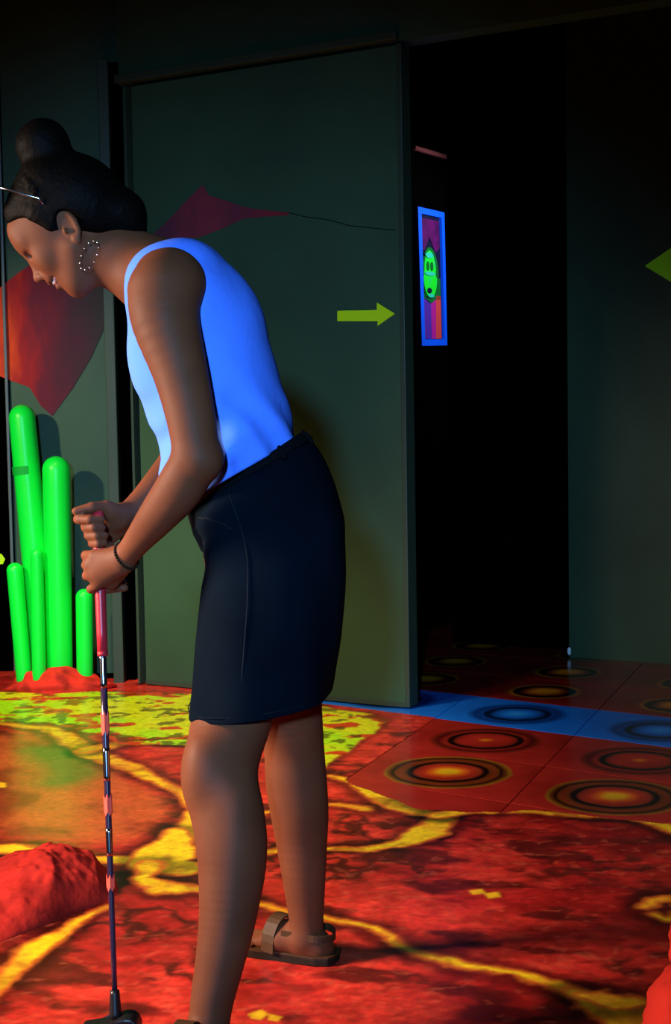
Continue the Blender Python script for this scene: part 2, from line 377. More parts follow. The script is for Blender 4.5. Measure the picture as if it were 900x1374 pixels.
    ca = nt.nodes.new('ShaderNodeVertexColor'); ca.layer_name = 'print'
    nn = nt.nodes.new('ShaderNodeTexNoise'); nn.inputs['Scale'].default_value = 55; nn.inputs['Detail'].default_value = 8
    tc = nt.nodes.new('ShaderNodeTexCoord'); nt.links.new(tc.outputs['Object'], nn.inputs['Vector'])
    mr = nt.nodes.new('ShaderNodeMapRange'); mr.inputs[1].default_value = .3; mr.inputs[2].default_value = .7; mr.inputs[3].default_value = .72; mr.inputs[4].default_value = 1.15
    nt.links.new(nn.outputs['Fac'], mr.inputs[0])
    vm = nt.nodes.new('ShaderNodeVectorMath'); vm.operation = 'SCALE'; nt.links.new(ca.outputs['Color'], vm.inputs[0]); nt.links.new(mr.outputs[0], vm.inputs['Scale'])
    nt.links.new(vm.outputs[0], bs.inputs['Base Color'])
    bs.inputs['Roughness'].default_value = .28; bs.inputs['Specular IOR Level'].default_value = .4
    bp = nt.nodes.new('ShaderNodeBump'); bp.inputs['Strength'].default_value = .25; bp.inputs['Distance'].default_value = .002
    nt.links.new(nn.outputs['Fac'], bp.inputs['Height']); nt.links.new(bp.outputs['Normal'], bs.inputs['Normal'])
    o = link('lava_print', me, m, floor)
    o['label'] = 'red lava pattern with yellow veins and a yellow green band'
build_lava()

# ------------------------------------------------------------------ room shell
def struct(name, bm, m, parent=None, bev=0):
    o = mk(name, bm, m, parent, bev=bev)
    if not parent: tag(o, kind='structure')
    return o
ZC = 3.1
struct('ceiling', abox(-5, 5, -3.5, 12, ZC, ZC+.05), M['blackg'])
# right-hand wall beyond the opening
wr = struct('wall_right', wbox(-2.22, 1.5, 6.40, 6.50, .0, ZC), M['wallr'])
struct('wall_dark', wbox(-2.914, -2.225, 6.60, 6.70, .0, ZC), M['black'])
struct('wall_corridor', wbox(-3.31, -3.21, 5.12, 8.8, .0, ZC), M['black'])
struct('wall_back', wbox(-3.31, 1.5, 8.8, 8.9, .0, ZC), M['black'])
struct('wall_header', wbox(-3.735, 1.2, 5.0, 5.10, 2.60, ZC), M['wall'])
lw = struct('wall_left', abox(-1.44, -0.90, 6.33, 6.40, .0, ZC), M['wall'])
struct('trim_1', tube([P(21, 900, 6.31), P(21, 900, 6.31)+Vector((0,0,2.9))], .0075, 8), M['pole'])
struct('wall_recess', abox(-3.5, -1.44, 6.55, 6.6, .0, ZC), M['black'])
struct('trim_2', wbox(-3.735, -2.40, 4.965, 5.0, 2.60, 2.635), M['trim'], bev=.004)
# jamb at left of the panel
struct('trim_3', abox(*(lambda a, b: (a.x, b.x))(P(152, 900, 6.2), P(166, 900, 6.2)), 6.2, 6.34, .0, 2.72), M['trim'], bev=.004)
struct('trim_4', abox(*(lambda a, b: (a.x, b.x))(P(166, 900, 6.25), P(181, 900, 6.25)), 6.27, 6.34, .0, 2.72), M['black'])
struct('baseboard_left', abox(-1.44, P(152,900,6.3).x, 6.315, 6.33, .0, .03), M['black'])

# big panel (sliding partition)
pan = empty('partition_panel', W(-3.05, 5.0, 0), 'tall dark green partition panel with a yellow arrow on it, behind the woman', 'partition')
TL, TR = -3.705, -2.392
mk('board', wbox(TL+.035, TR-.02, 5.0, 5.07, .012, 2.585), M['wall'], pan)
mk('edge_strip', wbox(TR-.022, TR, 4.996, 5.075, .012, 2.59), M['trim'], pan, bev=.003)
mk('stile', wbox(TL, TL+.012, 4.985, 5.07, .012, 2.59), M['trim'], pan, bev=.003)
mk('shadow_gap', wbox(TL+.012, TL+.035, 5.03, 5.07, .012, 2.59), M['black'], pan)
mk('bottom_rail', wbox(TL+.035, TR-.022, 4.997, 5.0, .012, .03), M['trim'], pan)
# thin mark wandering over the panel
def onpanel(px, py, n=5.0):
    d = CAMROT @ Vector(((px - CX) / F_PX, -(py - CY) / F_PX, -1.0)); t = n / d.dot(NV); return Vector((0,0,CAM_H)) + d*t
mk('scratch', tube([onpanel(x, y, 4.999) for x, y in ((385,285),(410,291),(440,295),(470,303),(500,306),(530,309))], .0016, 6), M['black'], pan)

# arrow on the panel
def arrow(name, pts, n, m, label, group=None):
    o = mk(name, prism([onpanel(x, y, n-.001) for x, y in pts], NV*-.004), m)
    tag(o, label, 'arrow', group); return o
arrow('yellow_arrow', [(453,417),(506,416),(506,406),(530,421),(507,437),(507,431),(453,431)], 5.0, M['neonyel'], 'small neon yellow arrow on the partition panel pointing right')
arrow('lime_arrow', [(865,357),(903,331),(903,344),(985,344),(985,368),(903,368),(903,380)], 6.40, M['neongrn'], 'big lime green arrow on the right wall pointing left, cut by the photo edge')
lt = mk('wall_sticker', prism([P(x, y, 6.325) for x, y in ((-14,743),(2,743),(7,750),(4,757),(-14,757))], (0,-.003,0)), M['neonyel'])
lt.location = (0,0,0); tag(lt, 'tiny yellow green sticker low on the left edge beside the green cactus', 'sticker')

# painted mountains on the walls
def gradmat(name, stops, axis=0, lo=-1, hi=1, scale=6):
    m = bpy.data.materials.new(name); m.use_nodes = True; nt = m.node_tree; bs = nt.nodes['Principled BSDF']
    tc = nt.nodes.new('ShaderNodeTexCoord'); sx = nt.nodes.new('ShaderNodeSeparateXYZ'); nt.links.new(tc.outputs['Object'], sx.inputs[0])
    mr = nt.nodes.new('ShaderNodeMapRange'); mr.inputs[1].default_value = lo; mr.inputs[2].default_value = hi; nt.links.new(sx.outputs[axis], mr.inputs[0])
    n = nt.nodes.new('ShaderNodeTexNoise'); n.inputs['Scale'].default_value = scale; n.inputs['Detail'].default_value = 5
    mp = nt.nodes.new('ShaderNodeMapping'); mp.inputs['Scale'].default_value = (2.2, 1, .8); mp.inputs['Rotation'].default_value = (0, .7, 0)
    nt.links.new(tc.outputs['Object'], mp.inputs['Vector']); nt.links.new(mp.outputs[0], n.inputs['Vector'])
    ad = nt.nodes.new('ShaderNodeMath'); ad.operation = 'MULTIPLY_ADD'; ad.inputs[1].default_value = .5; nt.links.new(n.outputs['Fac'], ad.inputs[0])
    sb = nt.nodes.new('ShaderNodeMath'); sb.operation = 'SUBTRACT'; sb.inputs[1].default_value = .25; nt.links.new(mr.outputs[0], sb.inputs[0]); nt.links.new(sb.outputs[0], ad.inputs[2])
    r = nt.nodes.new('ShaderNodeValToRGB'); e = r.color_ramp.elements
    e[0].position = stops[0][0]; e[0].color = (*stops[0][1],1); e[1].position = stops[-1][0]; e[1].color = (*stops[-1][1],1)
    for p, c in stops[1:-1]: q = e.new(p); q.color = (*c,1)
    nt.links.new(ad.outputs[0], r.inputs['Fac']); nt.links.new(r.outputs['Color'], bs.inputs['Base Color'])
    bs.inputs['Roughness'].default_value = .7; bs.inputs['Specular IOR Level'].default_value = .15
    return m
x0 = P(0,450,6.32).x; x1 = P(165,450,6.32).x
mred = gradmat('mountain_paint_red', [(0.0,(.80,.07,.01)),(.18,(.40,.015,.016)),(.36,(.16,.014,.026)),(.6,(.075,.018,.030)),(.85,(.034,.030,.026))], 0, x0-.02, x1)
mo = mk('painted_mountain', prism([P(x, y, 6.328) for x, y in ((-40,400),(0,386),(25,366),(45,352),(75,348),(105,330),(125,345),(150,372),(152,400),(140,440),(122,480),(98,520),(70,558),(55,545),(40,520),(0,505),(-40,512))], (0,-.003,0)), mred)
tag(mo, 'red to plum mountain painted on the left wall, behind her face', 'mural')
p0 = onpanel(215,300); p1 = onpanel(390,285)
mpk = gradmat('mountain_paint_pink', [(0.0,(.12,.03,.05)),(.35,(.26,.035,.05)),(.6,(.17,.03,.045)),(.95,(.24,.02,.03))], 0, p0.x, p1.x)
mo = mk('painted_peak', prism([onpanel(x, y, 4.999) for x, y in ((196,322),(222,300),(245,275),(262,258),(272,248),(280,262),(300,268),(322,276),(345,281),(388,285),(386,289),(350,291),(325,294),(300,306),(268,318),(230,324))], NV*-.003), mpk, pan)
mo['label'] = 'faint pink painted peak'

# poster in the corridor: plane t = -3.21
def onpost(px, py, off=0.0):
    d = CAMROT @ Vector(((px - CX) / F_PX, -(py - CY) / F_PX, -1.0)); t = (-3.21+off) / d.dot(DV); return Vector((0,0,CAM_H)) + d*t
def lerp2(u, v):   # poster coordinates from the photo corners
    tl, tr, bl, br = (556.5,277.5),(592,285.5),(562,464),(596,463.5)
    x = (tl[0]*(1-u)+tr[0]*u)*(1-v) + (bl[0]*(1-u)+br[0]*u)*v; y = (tl[1]*(1-u)+tr[1]*u)*(1-v) + (bl[1]*(1-u)+br[1]*u)*v
    return x, y
po = empty('framed_poster', onpost(*lerp2(.5,.5)), 'upright poster in a neon blue frame with a green face, in the dark corridor', 'poster')
def flat(name, uv, m, off, th=.003):
    mk(name, prism([onpost(*lerp2(u, v), off) for u, v in uv], DV*th), m, po)
flat('print', [(.02,.02),(.98,.02),(.98,.98),(.02,.98)], M['pnavy'], .002)
for a, b_ in (([(0,0),(1,0),(1,.045),(0,.045)],0), ([(0,.955),(1,.955),(1,1),(0,1)],0), ([(0,.045),(.13,.045),(.13,.955),(0,.955)],0), ([(.90,.045),(1,.045),(1,.955),(.90,.955)],0)):
    flat('frame_rail', a, M['pblue'], .002, .018)
flat('plum_panel', [(.15,.07),(.88,.07),(.88,.27),(.72,.31),(.5,.20),(.28,.31),(.15,.27)], M['ppurple'], .006)
flat('dark_green_panel', [(.15,.50),(.88,.50),(.88,.66),(.15,.66)], M['pdgreen'], .006)
flat('violet_panel', [(.15,.655),(.50,.655),(.50,.95),(.15,.95)], M['pviolet'], .006)
flat('magenta_panel', [(.50,.655),(.70,.655),(.66,.95),(.50,.95)], M['pmag'], .006)
flat('coral_panel', [(.70,.63),(.88,.63),(.88,.95),(.66,.95)], M['porange'], .006)
def oval(cu, cv, ru, rv, n=28): return [(cu+ru*math.cos(2*math.pi*k/n), cv+rv*math.sin(2*math.pi*k/n)) for k in range(n)]
flat('face_outline', oval(.51,.48,.31,.205), M['pdgreen'], .010)
face = []
for k in range(32):
    a = 2*math.pi*k/32; v = math.sin(a); face.append((.50+math.cos(a)*(.27 if v > 0 else .23)*(1-.12*math.exp(-((v)/.15)**2)), .475+v*.175))
flat('face', face, M['pgreen'], .014)
flat('forehead_patch', oval(.49,.335,.15,.022), M['pcyan'], .018)
for cu in (.43,.58): flat('eye', oval(cu,.415,.05,.033,16), M['pdgreen'], .018)
flat('nose_band', oval(.5,.47,.2,.015), M['pcyan'], .018)
flat('mouth', oval(.47,.595,.085,.020), M['pnavy'], .018)
flat('chin_patch', oval(.52,.632,.12,.014), M['pcyan'], .018)
# pink moulding above it, and blue / red painted strokes at the top
mk('wall_moulding', prism([onpost(x, y, .002) for x, y in ((553,196),(597,209),(597,214),(553,201))], DV*.02), M['pinktrim'])
tag(bpy.data.objects['wall_moulding'], 'short pink lit moulding on the corridor wall above the poster', 'moulding')
gr = empty('wall_painting', onpost(578,95), 'dim blue brush strokes with red dabs high on the corridor wall', 'mural')
for nm, pts, m in (('blue_stroke', [(565,68),(569,76),(572,86),(581,90),(585,97),(583,108),(577,103),(571,93),(564,88),(563,76)], M['gblue']),
                   ('blue_stroke', [(576,64),(581,62),(580,77),(575,78)], M['gblue']), ('red_dab', [(579,108),(585,107),(586,114),(581,115)], M['gred']),
                   ('red_dab', [(590,117),(594,118),(595,130),(589,132)], M['gred'])):
    mk(nm, prism([onpost(x, y, .002) for x, y in pts], DV*.004), m, gr)
# white reflection at the right wall's corner, imitated by a pale stub
ds = mk('reflection_stub', tube([W(-2.215,6.385,.02), W(-2.215,6.385,.028), W(-2.215,6.385,.050), W(-2.215,6.385,.056)], [.006,.009,.009,.004], 12), M['white'], smooth=True)
tag(ds, 'tiny pale stub imitating a reflection on the floor at the corner of the right wall', 'reflection')

# ------------------------------------------------------------------ neon cactus
cac = empty('neon_cactus', G(70,925), 'cluster of five neon green rounded cactus stems rising from a red mound', 'cactus')
def stem(top, base, wt, wb, Y):
    a = P(*top, Y); b = P(*base, Y); rt = wt/2/pxm(Y); rb = wb/2/pxm(Y)
    ax = (a-b).normalized(); tip = a; c = a - ax*rt
    pts, rr = [], []
    for k in range(13): u = k/12; pts.append(b.lerp(c, u)); rr.append(rb+(rt-rb)*u)
    for k in range(1, 9):
        t = k/8*math.pi/2*.985; pts.append(c+ax*rt*math.sin(t)); rr.append(rt*math.cos(t))
    return mk('stem', tube(pts, rr, 32), M['cactus'], cac, smooth=True)
s1 = stem((28,543),(64,925),35,38,6.19)
stem((75,612),(81,927),37,34,6.14)
stem((19,755),(34,930),22,21,6.10)
stem((49,736),(53,931),17,19,6.07)
stem((113,790),(114,926),23,22,6.12)
a = P(28,543,6.19); b_ = P(64,925,6.19); ax = (a-b_).normalized()
q0 = P(34.5,625,6.19); q1 = q0-ax*.036
mk('tape_band', tube([q0, q1], .0592, 32, cap=False), M['tape'], s1, smooth=True)
bm = bmesh.new()
bmesh.ops.create_icosphere(bm, subdivisions=5, radius=1)
for v in bm.verts:
    n = vnoise(np.array([v.co.x*2.2+9]), np.array([v.co.y*2.2+v.co.z*3+5]), 3)[0]
    v.co = Vector((v.co.x*.235*(1+.25*(n-.5)), v.co.y*.12*(1+.25*(n-.5)), max(v.co.z, -.3)*.075*(1+.6*(n-.5)))) + Vector((-1.21, 6.10, .012))
    v.co.y = min(v.co.y, 6.31)
mk('mound', bm, M['mound'], cac, smooth=True)

# ------------------------------------------------------------------ foam rocks
def rockmesh(name, c, r, pw, seed, label, peak=None, m=None):
    bm = bmesh.new(); bmesh.ops.create_icosphere(bm, subdivisions=6, radius=1)
    for v in bm.verts:
        p = v.co.copy()
        n = sum(vnoise(np.array([p.x*s+p.z*1.3*s+seed+20]), np.array([p.y*s-p.z*.7*s+seed+20]), seed+int(s))[0]*a for s, a in ((1.5,.5),(4,.25),(9,.14),(20,.06)))
        k = 1 + (n-.47)*.55
        q = Vector((p.x*r[0]*k, p.y*r[1]*k, max(p.z, -.05)*r[2]*k))
        if peak: 
            h = max(0, 1-math.hypot(p.x-peak[0], p.y-peak[1])/1.0); q.z += r[2]*pw*h*h*(p.z > 0)*max(p.z,0)
        v.co = q + Vector(c)
    o = mk(name, bm, m or M['rock'], smooth=True); tag(o, label, 'rock'); return o
# left mound: a tent-shaped rise bordering the course
gl = G(60,1268)
bm = bmesh.new(); nx_, ny_ = 150, 110
A = G(-70,1298); B = G(165,1205); Cc = G(-70,1165); D = G(150,1165)
prof = px = None
def lh(u, v):      # u along the ridge (left to right), v front to back
    e = math.sin(math.pi*min(max(v,0),1))**.75
    r = (max(0, 1-abs(u-.60)/.62))**.9 * (min(1, (1-u)/.14) if u > .86 else 1)
    r *= min(1, u/.05+.6)
    return .125*e*r
vv = []
for i in range(nx_):
    row = []
    for j in range(ny_):
        u = i/(nx_-1); v = j/(ny_-1)
        p = (A.lerp(B, u)).lerp(Cc.lerp(D, u), v)
        h = lh(u, v)
        nn = vnoise(np.array([p.x*7+40]), np.array([p.y*7+3]), 2)[0]*.5 + vnoise(np.array([p.x*22+40]), np.array([p.y*22+3]), 4)[0]*.3 + vnoise(np.array([p.x*60+40]), np.array([p.y*60+3]), 5)[0]*.2
        row.append(bm.verts.new((p.x, p.y, .004 + h*(.72+.56*nn))))
    vv.append(row)
for i in range(nx_-1):
    for j in range(ny_-1): bm.faces.new((vv[i][j], vv[i+1][j], vv[i+1][j+1], vv[i][j+1]))
border = [vv[i][0] for i in range(nx_)] + [vv[-1][j] for j in range(1, ny_)] + [vv[i][-1] for i in range(nx_-2, -1, -1)] + [vv[0][j] for j in range(ny_-2, 0, -1)]
bm.faces.new(border[::-1])
o = mk('red_rock', bm, M['rock'], smooth=True); tag(o, 'low peaked red lava rock on the floor in the lower left corner', 'rock')
# right rock: two stacked lumps
rr = empty('lava_boulder', (0.66, 2.50, 0), 'rounded red boulder cut by the lower right edge of the photo', 'rock')
def lump(c, r, seed):
    bm = bmesh.new(); bmesh.ops.create_icosphere(bm, subdivisions=5, radius=1)
    for v in bm.verts:
        p = v.co.copy(); n = sum(vnoise(np.array([p.x*s+p.z*s+seed+20]), np.array([p.y*s-p.z*.7*s+seed+20]), seed+int(s))[0]*a for s, a in ((1.5,.55),(4,.3),(11,.15)))
        k = 1+(n-.48)*.35; v.co = Vector((p.x*r[0]*k, p.y*r[1]*k, p.z*r[2]*k)) + Vector(c)
        v.co.z = max(v.co.z, .009)
    mk('lump', bm, M['rock'], rr, smooth=True)
lump((.70, 2.48, .05), (.155, .16, .13), 3)
lump((.71, 2.50, .19), (.115, .12, .075), 8)

# ------------------------------------------------------------------ SDF sculpting toolkit
class Field:
    def __init__(s, lo, hi, h):
        s.h = h; s.lo = np.array(lo, np.float32); s.n = [int(math.ceil((hi[i]-lo[i])/h))+1 for i in range(3)]
        s.F = np.full(s.n, 1.0, np.float32)
    def _box(s, lo, hi):
        a = [max(0, int((lo[i]-s.lo[i])/s.h)) for i in range(3)]; b = [min(s.n[i], int((hi[i]-s.lo[i])/s.h)+2) for i in range(3)]
        if any(b[i] <= a[i] for i in range(3)): return None, None
        g = [s.lo[i]+np.arange(a[i], b[i], dtype=np.float32)*s.h for i in range(3)]
        X = np.stack(np.meshgrid(*g, indexing='ij'), -1)
        return (slice(a[0],b[0]), slice(a[1],b[1]), slice(a[2],b[2])), X
    def _apply(s, sl, d, k, sub):
        F = s.F[sl]
        if sub:
            d = -d; hh = np.clip(k-np.abs(F-d), 0, None)/max(k,1e-6); s.F[sl] = np.maximum(F, d)+hh*hh*k*.25
        else:
            hh = np.clip(k-np.abs(F-d), 0, None)/max(k,1e-6); s.F[sl] = np.minimum(F, d)-hh*hh*k*.25
    def cone(s, a, b, ra, rb, k=.02, sq=None, sub=False):
        a = np.array(a, np.float32); b = np.array(b, np.float32)
        m = max(ra, rb)*(sq[1] if sq and sq[1] > 1 else 1)+k+4*s.h
        sl, X = s._box(np.minimum(a,b)-m, np.maximum(a,b)+m)
        if sl is None: return
        ab = b-a; q = X-a; t = np.clip((q@ab)/(ab@ab+1e-9), 0, 1); q = q-t[...,None]*ab
        r = ra+(rb-ra)*t
        if sq:
            ax = np.array(sq[0], np.float32); ax /= np.linalg.norm(ax); f = 1/sq[1]
            q = q+ax*((q@ax)*(f-1))[...,None]
        d = np.sqrt((q*q).sum(-1))-r
        s._apply(sl, d.astype(np.float32), k, sub)
    def chain(s, pts, rs, k=.02, sq=None, kin=None):
        p = np.array([np.array(q, np.float32) for q in pts]); r = np.array(rs, np.float32); n = len(p)
        if n > 2:
            a = np.concatenate([[2*p[0]-p[1]], p, [2*p[-1]-p[-2]]]); b = np.concatenate([[2*r[0]-r[1]], r, [2*r[-1]-r[-2]]])
            PP, RR_ = [], []
            for i in range(n-1):
                for f in (np.arange(4)/4 if i < n-2 else np.arange(5)/4):
                    cr = lambda A: .5*(2*A[i+1]+(A[i+2]-A[i])*f+(2*A[i]-5*A[i+1]+4*A[i+2]-A[i+3])*f*f+(3*A[i+1]-A[i]-3*A[i+2]+A[i+3])*f**3)
                    PP.append(cr(a)); RR_.append(cr(b))
            p = np.array(PP, np.float32); r = np.array(RR_, np.float32)
        m = r.max()*(sq[1] if sq and sq[1] > 1 else 1)+k+4*s.h
        sl, X = s._box(p.min(0)-m, p.max(0)+m)
        if sl is None: return
        D = np.full(X.shape[:3], 1.0, np.float32); lo = np.array([sl[i].start for i in range(3)])*s.h+s.lo
        for i in range(len(p)-1):
            mm = max(r[i], r[i+1])*(sq[1] if sq and sq[1] > 1 else 1)+k+4*s.h
            a0 = np.maximum(((np.minimum(p[i],p[i+1])-mm-lo)/s.h).astype(int), 0); b0 = ((np.maximum(p[i],p[i+1])+mm-lo)/s.h).astype(int)+2
            ss = tuple(slice(a0[q], max(a0[q], b0[q])) for q in range(3)); x = X[ss]
            if x.size == 0: continue
            ab = p[i+1]-p[i]; q = x-p[i]; t = np.clip((q@ab)/(ab@ab+1e-9), 0, 1); q = q-t[...,None]*ab
            if sq:
                ax = np.array(sq[0], np.float32); q = q+ax*((q@ax)*(1/sq[1]-1))[...,None]
            D[ss] = np.minimum(D[ss], np.sqrt((q*q).sum(-1))-(r[i]+(r[i+1]-r[i])*t))
        s._apply(sl, D, k, False)
    def ell(s, c, ax, r, k=.01, sub=False):
        c = np.array(c, np.float32); A = np.array(ax, np.float32); r = np.array(r, np.float32)
        m = r.max()+k+4*s.h; sl, X = s._box(c-m, c+m)
        if sl is None: return
        q = (X-c)@A.T; k0 = np.sqrt(((q/r)**2).sum(-1)); k1 = np.sqrt(((q/(r*r))**2).sum(-1))+1e-6
        s._apply(sl, (k0*(k0-1)/k1).astype(np.float32), k, sub)
    def mesh(s, name, mat_, parent):
        F = s.F; ins = F < 0
        cnt = np.zeros([n-1 for n in s.n], np.int8)
        for dx in (0,1):
            for dy in (0,1):
                for dz in (0,1):
                    cnt += ins[dx:s.n[0]-1+dx, dy:s.n[1]-1+dy, dz:s.n[2]-1+dz]
        act = (cnt > 0) & (cnt < 8); I = np.argwhere(act); N = len(I)
        idm = np.full(act.shape, -1, np.int32); idm[act] = np.arange(N)
        corners = np.array([(a,b,c) for a in (0,1) for b in (0,1) for c in (0,1)])
        val = np.stack([F[I[:,0]+c[0], I[:,1]+c[1], I[:,2]+c[2]] for c in corners], 1)
        acc = np.zeros((N,3)); num = np.zeros(N)
        for i in range(8):
            for j in range(i+1, 8):
                dd = corners[j]-corners[i]
                if np.abs(dd).sum() != 1: continue
                m = (val[:,i] < 0) != (val[:,j] < 0)
                t = np.where(m, val[:,i]/(val[:,i]-val[:,j]+1e-12), 0)
                acc += np.where(m[:,None], corners[i]+dd*t[:,None], 0); num += m
        V = (I+acc/num[:,None])*s.h + s.lo
        Q = []
        for ax in range(3):
            sl0 = [slice(None)]*3; sl1 = [slice(None)]*3; sl0[ax] = slice(0,-1); sl1[ax] = slice(1,None)
            a = ins[tuple(sl0)]; b = ins[tuple(sl1)]; E = np.argwhere(a != b)
            o1, o2 = [(1,2),(2,0),(0,1)][ax]
            E = E[(E[:,o1] > 0) & (E[:,o2] > 0) & (E[:,o1] < s.n[o1]-1) & (E[:,o2] < s.n[o2]-1)]
            s0 = a[E[:,0],E[:,1],E[:,2]]
            def cell(d1, d2):
                C = E.copy(); C[:,o1] -= d1; C[:,o2] -= d2; return idm[C[:,0],C[:,1],C[:,2]]
            q = np.stack([cell(1,1), cell(0,1), cell(0,0), cell(1,0)], 1)
            q[~s0] = q[~s0][:, ::-1]; Q.append(q)
        Q = np.concatenate(Q); Q = Q[(Q >= 0).all(1)]
        me = bpy.data.meshes.new(name)
        me.vertices.add(len(V)); me.vertices.foreach_set('co', V.astype(np.float32).ravel())
        me.loops.add(Q.size); me.loops.foreach_set('vertex_index', Q.ravel().astype(np.int32))
        me.polygons.add(len(Q)); me.polygons.foreach_set('loop_start', np.arange(0, Q.size, 4, dtype=np.int32))
        me.polygons.foreach_set('use_smooth', np.ones(len(Q), bool)); me.update(calc_edges=True)
        return link(name, me, mat_, parent)

# ------------------------------------------------------------------ the woman
def Q(x, y, Y): return P(x, y, Y-.07)
YB = 2.85
wom = empty('person', (-0.16, 2.80, 0), 'woman in a blue glowing sleeveless top and navy skirt, bending over to putt', 'person')
body = Field((-0.72, 2.38, 0.0), (0.12, 3.20, 1.66), .003)
AXY = (0,1,0)
# torso (mostly under clothing)
tor = [Q(352,745,YB), Q(335,670,YB), Q(312,600,YB), Q(283,520,YB), Q(258,450,YB), Q(240,400,YB)]
body.chain(tor, [.115,.105,.088,.095,.100,.080], .03, (AXY, 1.30), .05)
# shoulders and chest
body.cone(Q(232,385,2.70), Q(232,385,3.02), .062, .062, .05)
body.cone(Q(232,455,2.78), Q(232,455,2.93), .050, .050, .05)
# neck
body.cone(Q(215,378,YB), Q(138,342,YB), .064, .055, .04)
body.cone(Q(232,372,YB), Q(165,335,YB), .055, .045, .04)
body.cone(Q(190,372,YB-.02), Q(225,372,2.70), .042, .045, .04)
# head frame
HO = np.array(Q(101,313,YB)); fv = np.array((-.79,.06,-.61)); fv /= np.linalg.norm(fv)
uv_ = np.array((-.61,0,.79)); sv = np.cross(fv, uv_); sv /= np.linalg.norm(sv); uv_ = np.cross(sv, fv)
if sv[1] > 0: sv = -sv
HS = .96
def H(f, u, s=0): return HO + (fv*f + uv_*u + sv*s)*HS
AX = [fv, uv_, sv]
body.ell(H(-.012,.048), AX, (.096,.084,.072), .02)
body.ell(H(.040,.035), AX, (.066,.075,.062), .03)       # forehead/face upper
body.ell(H(.045,-.025), AX, (.050,.062,.052), .03)      # mid face
body.ell(H(.052,-.072), AX, (.030,.030,.034), .025)     # chin block
body.ell(H(.068,-.090), AX, (.016,.015,.020), .015)     # chin
for s in (1,-1):
    body.cone(H(.012,-.030,s*.052), H(.055,-.080,s*.026), .020, .016, .025)   # jaw line
    body.ell(H(.072,-.008,s*.034), AX, (.020,.022,.020), .02)                  # cheek
    body.cone(H(.092,.040,s*.012), H(.083,.042,s*.042), .0085, .007, .015)      # brow ridge
    body.ell(H(.094,.020,s*.030), AX, (.012,.010,.014), .008, sub=True)          # socket
    body.ell(H(.081,.020,s*.030), AX, (.0125,.0125,.0125), .004)                 # eyeball lid
    body.ell(H(.107,-.026,s*.011), AX, (.008,.007,.007), .006)                   # nostril wing
    body.ell(H(.108,-.031,s*.007), AX, (.004,.004,.0028), .002, sub=True)
body.ell(H(.085,.062), AX, (.020,.030,.040), .03)
body.cone(H(.095,.028), H(.113,-.018), .0075, .0085, .012)   # nose bridge
body.ell(H(.116,-.021), AX, (.0095,.0085,.009), .008)         # nose tip
body.cone(H(.092,-.038,-.018), H(.092,-.038,.018), .010, .010, .012)   # upper lip area
body.cone(H(.102,-.043,-.012), H(.102,-.043,.012), .005, .005, .005)
body.cone(H(.092,-.063,-.014), H(.092,-.063,.014), .0065, .0065, .006)
body.cone(H(.104,-.052,-.016), H(.086,-.047,.030), .0045, .003, .003, sub=True)
body.cone(H(.104,-.052,.016), H(.086,-.047,-.030), .0045, .003, .003, sub=True)
# ear (near side)
for s in (1,-1):
    n = 12; c = lambda a, r=1: H(-.008-.015*math.cos(a)*r-.002*math.sin(a), .004+.027*math.sin(a)*r, s*(.071+.005*(1-abs(math.sin(a)))))
    pts = [c(-1.9+3.9*k/n+.0) for k in range(n+1)]
    body.ell(H(-.010,.002,s*.068), AX, (.015,.025,.006), .006)
    for k in range(n): body.cone(pts[k], pts[k+1], .0042 if k > 2 else .0052, .0042, .003)
    body.ell(H(-.004,-.027,s*.072), AX, (.007,.009,.0045), .004)
    body.ell(H(-.006,.004,s*.078), AX, (.0075,.014,.005), .003, sub=True)
    body.ell(H(.004,.000,s*.076), AX, (.004,.006,.006), .003)
# legs
def leg(pts, Ys, rs, k=.02):
    body.chain([Q(x, y, Y) for (x, y), Y in zip(pts, Ys)], [r/pxm(Y) for r, Y in zip(rs, Ys)], .03, None, k)
leg([(345,800),(330,880),(312,960),(300,1010),(296,1050),(304,1100),(309,1140),(309,1190),(304,1240),(295,1290),(284,1345),(279,1388)],
    [2.79,2.78,2.76,2.72,2.695,2.67,2.65,2.63,2.61,2.59,2.57,2.555],
    [54,53,53,49.5,48.5,46,45,42,37.5,33,29,27])
body.ell(Q(270,1030,2.67), np.eye(3), (.022,.030,.045), .05)   # knee cap
body.ell(Q(322,1120,2.66), np.eye(3), (.030,.045,.085), .05)   # calf
leg([(375,820),(378,900),(388,960),(394,1000),(396,1050),(402,1100),(406,1150),(409,1200),(411,1235),(412,1256)],
    [2.93,2.94,2.96,2.98,2.99,3.00,3.005,3.01,3.01,3.01],
    [58,52,44,40,39,37,32,26.5,23,23])
body.ell(Q(408,1062,3.0), np.eye(3), (.026,.040,.070), .05)
